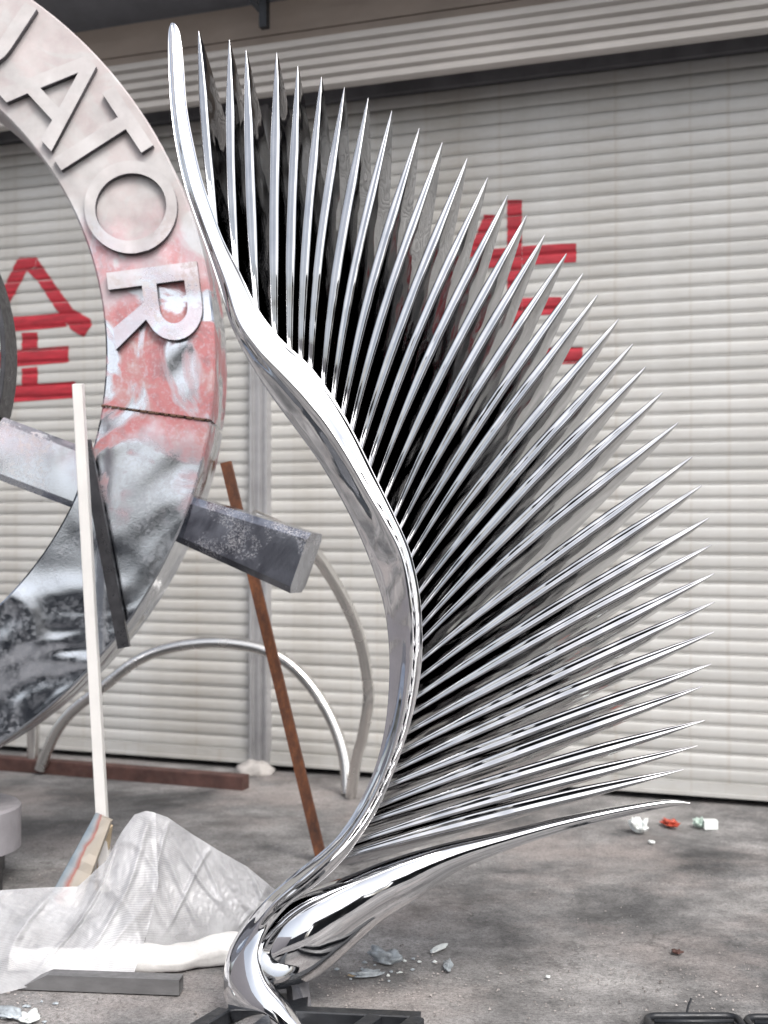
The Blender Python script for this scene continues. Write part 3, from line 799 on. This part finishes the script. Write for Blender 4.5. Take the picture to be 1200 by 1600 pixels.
top2 = rowp([(236, 1268, 4.87), (262, 1277, 4.89), (300, 1303, 4.93), (340, 1328, 4.97), (386, 1354, 5.02), (420, 1382, 5.06), (432, 1410, 5.1)])
mid2 = rowp([(238, 1380, 4.80), (264, 1385, 4.82), (295, 1395, 4.85), (328, 1402, 4.88), (362, 1408, 4.93), (395, 1414, 4.98), (425, 1424, 5.06)])
bot2 = [gnd(x, y, .01) for x, y in [(225, 1485), (258, 1482), (290, 1478), (320, 1474), (348, 1470), (375, 1456), (410, 1442)]]
sheet([top2, mid2, bot2], 140, 30, 8.7, .026, 'side_panel', sh)
bk2 = [p + Vector((.05, .35, 0)) for p in top2]
for p in bk2: p.z = .008
sheet([top2, [a.lerp(c, .5) for a, c in zip(top2, bk2)], bk2], 50, 8, 3.3, .012, 'back_panel', sh)
# rolled cloth
rl = [at(x, y, Y) for x, y, Y in [(20, 1506, 4.60), (80, 1504, 4.59), (140, 1503, 4.58), (200, 1503, 4.57), (260, 1500, 4.58), (310, 1492, 4.62), (352, 1485, 4.66), (372, 1484, 4.68)]]
C = catmull(rl, 24); b = MB(); b.tube(C, .055, 36, True, lambda t: .90 + .16 * t + .02 * math.sin(t * 17))
for v in b.V:
    v += Vector((0, .016 * noise.noise(v * 9), .012 * noise.noise(v * 12 + Vector((4, 0, 0))))) + Vector((0, -.5, .6)) * .016 * (max(0, 1 - 5 * abs(noise.noise(Vector((v.x * 5, v.z * 16 + v.x * 3, 2))))) - .3)
    if v.z < .002: v.z = .002 + .001 * noise.noise(v * 50)
tag(b.build('cloth_roll', M['roll'], None, True), 'rolled white cloth lying along the ground under the woven sheet', 'cloth')
# box tube on the ground
A = gnd(150, 1551, 0) + Vector((0, .03, .027)); B = gnd(281, 1556, 0) + Vector((0, .03, .027))
u = (B - A).normalized(); A = B - u * .46
bt = thing('box_tube', 'short grey steel box tube lying on the ground before the woven sheet', 'steel tube', (B.x, B.y, 0))
o_ = Vector((B.x, B.y, 0)); nrm = Vector((-u.y, u.x, 0))
V = []; Fc = []
for P, inset in ((A - o_, 0), (B - o_, 0)):
    for x, z in ((-.03, -.026), (.03, -.026), (.03, .026), (-.03, .026)):
        sh_ = -u * (.11 * (0.026 - z) / .052) if P == A - o_ else Vector((0, 0, 0))
        V.append(P + nrm * x + Vector((0, 0, z)) + sh_)
for x, z in ((-.026, -.022), (.026, -.022), (.026, .022), (-.026, .022)): V.append(B - o_ + nrm * x + Vector((0, 0, z)))
for x, z in ((-.026, -.022), (.026, -.022), (.026, .022), (-.026, .022)): V.append(B - o_ - u * .2 + nrm * x + Vector((0, 0, z)))
Fc = [(0, 1, 2, 3)] + [(i, (i + 1) % 4, 4 + (i + 1) % 4, 4 + i) for i in range(4)] + [(4 + i, 4 + (i + 1) % 4, 8 + (i + 1) % 4, 8 + i) for i in range(4)] + [(8 + i, 8 + (i + 1) % 4, 12 + (i + 1) % 4, 12 + i) for i in range(4)] + [(12, 13, 14, 15)]
obj('tube_body', V, Fc, M['tubegrey'], bt)

# grey drum stool at the left edge
dc = gnd(-85, 1390)
dt = thing('drum_stool', 'round grey metal drum top on a dark leg at the left edge of the yard', 'stool', (dc.x, dc.y + .1, 0))
b = MB(); n = 40; rr = .29; V = []
prf = [(0, .345), (rr - .01, .345), (rr, .335), (rr, .155), (rr - .02, .145), (0, .145)]
for r, z in prf[1:-1]: V += [(r * math.cos(2 * math.pi * q / n), r * math.sin(2 * math.pi * q / n), z) for q in range(n)]
Fc = [(i * n + q, i * n + (q + 1) % n, (i + 1) * n + (q + 1) % n, (i + 1) * n + q) for i in range(3) for q in range(n)] + [tuple(range(n)), tuple(range(3 * n, 4 * n))]
obj('drum_top', V, Fc, M['drum'], dt, True, 40)
for a in (20, 110, 200, 290):
    c, s = math.cos(R(a - 50)) * .25, math.sin(R(a - 50)) * .25
    b = MB(); b.box((c - .03, s - .03, 0), (c + .03, s + .03, .1445)); b.build('leg', M['dark'], dt)

# ------------------------------------------------------------------ bits lying about
def lump(name, c, sx, sy, sz, mat, label, cat, seed, rough=.5, sub=2, group=None, flat=False):
    bm = bmesh.new(); bmesh.ops.create_icosphere(bm, subdivisions=sub, radius=1)
    for v in bm.verts:
        k = 1 + rough * noise.noise(v.co * 1.7 + Vector((seed, seed * 2, 0)))
        v.co = Vector((v.co.x * sx * k, v.co.y * sy * k, max(0, (v.co.z * .5 + .5) * sz * k)))
    me = bpy.data.meshes.new(name); bm.to_mesh(me); bm.free()
    if not flat: me.polygons.foreach_set('use_smooth', [True] * len(me.polygons))
    o = link(name, me, mat); o.location = (c.x, c.y, 0); o.rotation_euler = (0, 0, seed * 3.7)
    return tag(o, label, cat, group)
lump('foam_lump', gnd(999, 1301), .052, .04, .068, M['foam'], 'white foam lump on the ground right of the horn tip', 'litter', 1.3, .75, 3, None, True)
lump('red_scrap', gnd(1046, 1291), .06, .03, .03, M['redbit'], 'crumpled red plastic scrap near the right shutter', 'litter', 2.2, 1.0, 3, None, True)
lump('green_scrap', gnd(1092, 1293), .03, .03, .05, M['green'], 'pale green plastic scrap beside a small white box', 'litter', 3.4, 1.0, 3, None, True)
c = gnd(1110, 1295); o = MB().box((c.x - .035, c.y - .02, 0), (c.x + .035, c.y + .03, .045)).build('small_box', M['foam']); tag(o, 'small white carton on the ground near the right shutter', 'box')
lump('film_scrap', gnd(603, 1506), .052, .03, .048, M['film'], 'crumpled grey blue plastic film right of the wing base', 'litter', 4.1, .9, 3)
lump('film_scrap', gnd(700, 1512), .05, .014, .014, M['film'], 'flat pale blue strip of plastic film on the concrete', 'litter', 5.5, .8, 3)
lump('paper_scrap', gnd(686, 1484), .055, .016, .012, M['foam'], 'flat cream paper scrap on the concrete behind the blue strip', 'litter', 6.2, .5, 3)
lump('film_scrap', gnd(574, 1526), .05, .018, .02, M['film'], 'ragged pale film lying nearest the base frame', 'litter', 7.7, .9, 3)
lump('cork_scrap', gnd(552, 1526), .02, .01, .012, M['straw'], 'small tan scrap beside the ragged film', 'litter', 1.7, .5, 2)
lump('foam_scrap', gnd(48, 1597), .036, .025, .03, M['foam'], 'white foam scrap at the lower left corner', 'litter', 2.9, .8, 3)
lump('film_scrap', gnd(15, 1588), .06, .03, .02, M['film'], 'torn grey film at the lower left edge', 'litter', 8.3, .9, 3)
lump('foam_crumb', gnd(1018, 1318), .02, .014, .016, M['foam'], 'tiny white foam crumb before the foam lump', 'litter', 9.1, .5, 2)
lump('foam_crumb', gnd(856, 1528), .011, .009, .009, M['foam'], 'tiny white crumb alone on the open concrete', 'litter', 3.9, .5, 2)
lump('dirt_clod', gnd(1058, 1490), .022, .016, .014, M['brown'], 'dark brown clod of dirt on the open concrete', 'litter', 4.9, .8, 3)
# pale flakes round the litter
fl = None
for i in range(30):
    rr_ = random.Random(i + 40)
    if i < 20: x, y = rr_.gauss(592, 42), rr_.uniform(1498, 1535); gl = 'pale flakes beside the wing base'; lb = 'tiny pale flake among the plastic litter right of the wing base'
    else: x, y = rr_.uniform(0, 95), rr_.uniform(1562, 1599); gl = 'pale flakes in the lower left corner'; lb = 'tiny pale flake among the torn film in the lower left corner'
    p = gnd(x, y); k = rr_.uniform(.004, .012); a = rr_.uniform(0, 6.28)
    pts = [Vector((math.cos(a + q * 1.05) * k * rr_.uniform(.5, 1.4), math.sin(a + q * 1.05) * k * rr_.uniform(.4, 1.0), rr_.uniform(.001, .004))) for q in range(6)]
    o = obj('flake', pts + [Vector((0, 0, rr_.uniform(.004, .009)))] + [q * .8 + Vector((0, 0, -.003)) for q in pts], [(q, (q + 1) % 6, 6) for q in range(6)] + [((q + 1) % 6, q, 7 + q, 7 + (q + 1) % 6) for q in range(6)], M['film'] if i % 3 else M['foam'])
    o.location = (p.x, p.y, 0); tag(o, lb, 'litter', gl)
# loose grit
b = MB(); rnd = random.Random(11)
for _ in range(1500):
    x = rnd.uniform(-40, 1240); y = 1240 + 360 * rnd.random() ** .7
    if rnd.random() < .35: x = rnd.choice([rnd.gauss(60, 60), rnd.gauss(600, 70), rnd.gauss(950, 120)]); y = rnd.gauss(1545, 28)
    y = max(1235, min(1640, y))
    p = gnd(x, y); r = rnd.uniform(.0018, .0055) * (1.6 if rnd.random() < .06 else 1)
    a = rnd.uniform(0, 6.28); e = rnd.uniform(.5, 1.4)
    q = [p + Vector((math.cos(a + t * 2.09) * r * e, math.sin(a + t * 2.09) * r, -.001)) for t in range(3)]
    b.add(q + [p + Vector((rnd.uniform(-.3, .3) * r, rnd.uniform(-.3, .3) * r, r * rnd.uniform(.5, 1.0)))], [(0, 1, 3), (1, 2, 3), (2, 0, 3)])
tag(b.build('grit', M['pebble']), None, None, None, 'stuff')

# black rounded tube frames at the lower right
def rframe(cx0, cx1, py, label):
    A = gnd(cx0, py, .012); B = gnd(cx1, py, .012); wd = B.x - A.x; r = .035; dp = .6
    pts = []
    for cx, cy, a0 in ((wd - r, -r, 90), (wd - r, -dp + r, 0), (r, -dp + r, -90), (r, -r, -180)):
        pts += [Vector((cx + r * math.cos(R(a0 - q * 15)), cy + r * math.sin(R(a0 - q * 15)), .013)) for q in range(7)]
    pts.append(pts[0].copy())
    t = thing('tube_frame', label, 'frame', (A.x, A.y, 0), 0, 'black tube frames at the lower right')
    MB().tube(pts, .012, 10, False).build('hoop', M['black'], t, True)
    MB().tube([p * 1 + Vector((0, -.035, .0)) for p in (Vector((.0, -.01, .013)) + Vector((.02, 0, 0)), Vector((wd - .02, -.01, .013)))], .008, 10).build('crossbar', M['black'], t, True)
    return t
rframe(1008, 1150, 1588, 'black rounded tube frame lying on the concrete at the bottom right')
rframe(1163, 1330, 1590, 'black rounded tube frame cut by the right picture edge')
p = gnd(1078, 1592); tag(MB().tube([p + Vector((-.01, 0, .02)), p + Vector((0, .02, .035)), p + Vector((.012, .03, .055))], .004, 6).build('bent_wire', M['black']), 'bent black wire end sticking up at the tube frame', 'wire')

# ------------------------------------------------------------------ unseen shed and walls added around the yard to shape the mirror reflections
ow = thing('reflection_shed', 'dark open shed added behind the camera for the chrome to reflect', 'building', (0, -11, 0))
b = MB(); b.box((-3, -9, 0), (26, -8.8, 5.4)); b.build('reflection_rear_wall', M['shed'], ow)
b = MB(); b.box((-3, -8.79, 5.2), (26, .6, 5.35)); b.build('reflection_roof', M['shed'], ow)
b = MB(); b.box((-3, .61, 4.9), (26, .75, 5.5)); b.build('reflection_fascia', M['shedlight'], ow)
for i in range(5):
    b = MB(); x = -2.8 + i * 6; b.box((x - .14, .2, 0), (x + .14, .48, 5.19)); b.build('reflection_column', M['shedlight'], ow)
b = MB(); b.box((3.4, .25, 0), (9.0, .35, 4.2)); b.build('reflection_sheet_wall', M['shed'], ow)
yw = thing('reflection_wall', 'dark wall added behind the camera for the lettered wheel to reflect', 'wall', (0, -11, 0))
b = MB(); b.box((-26, 0, 0), (-3.2, .2, 3.0)); b.build('reflection_wall_body', M['shed'], yw)
ls = thing('reflection_side_wall', 'dark wall added out of view at the far left for the spine to reflect', 'building', (-9, 0, 0))
b = MB(); b.box((-.2, -9, 0), (0, 7, 3.6)); b.build('reflection_wall_body', M['drum'], ls)
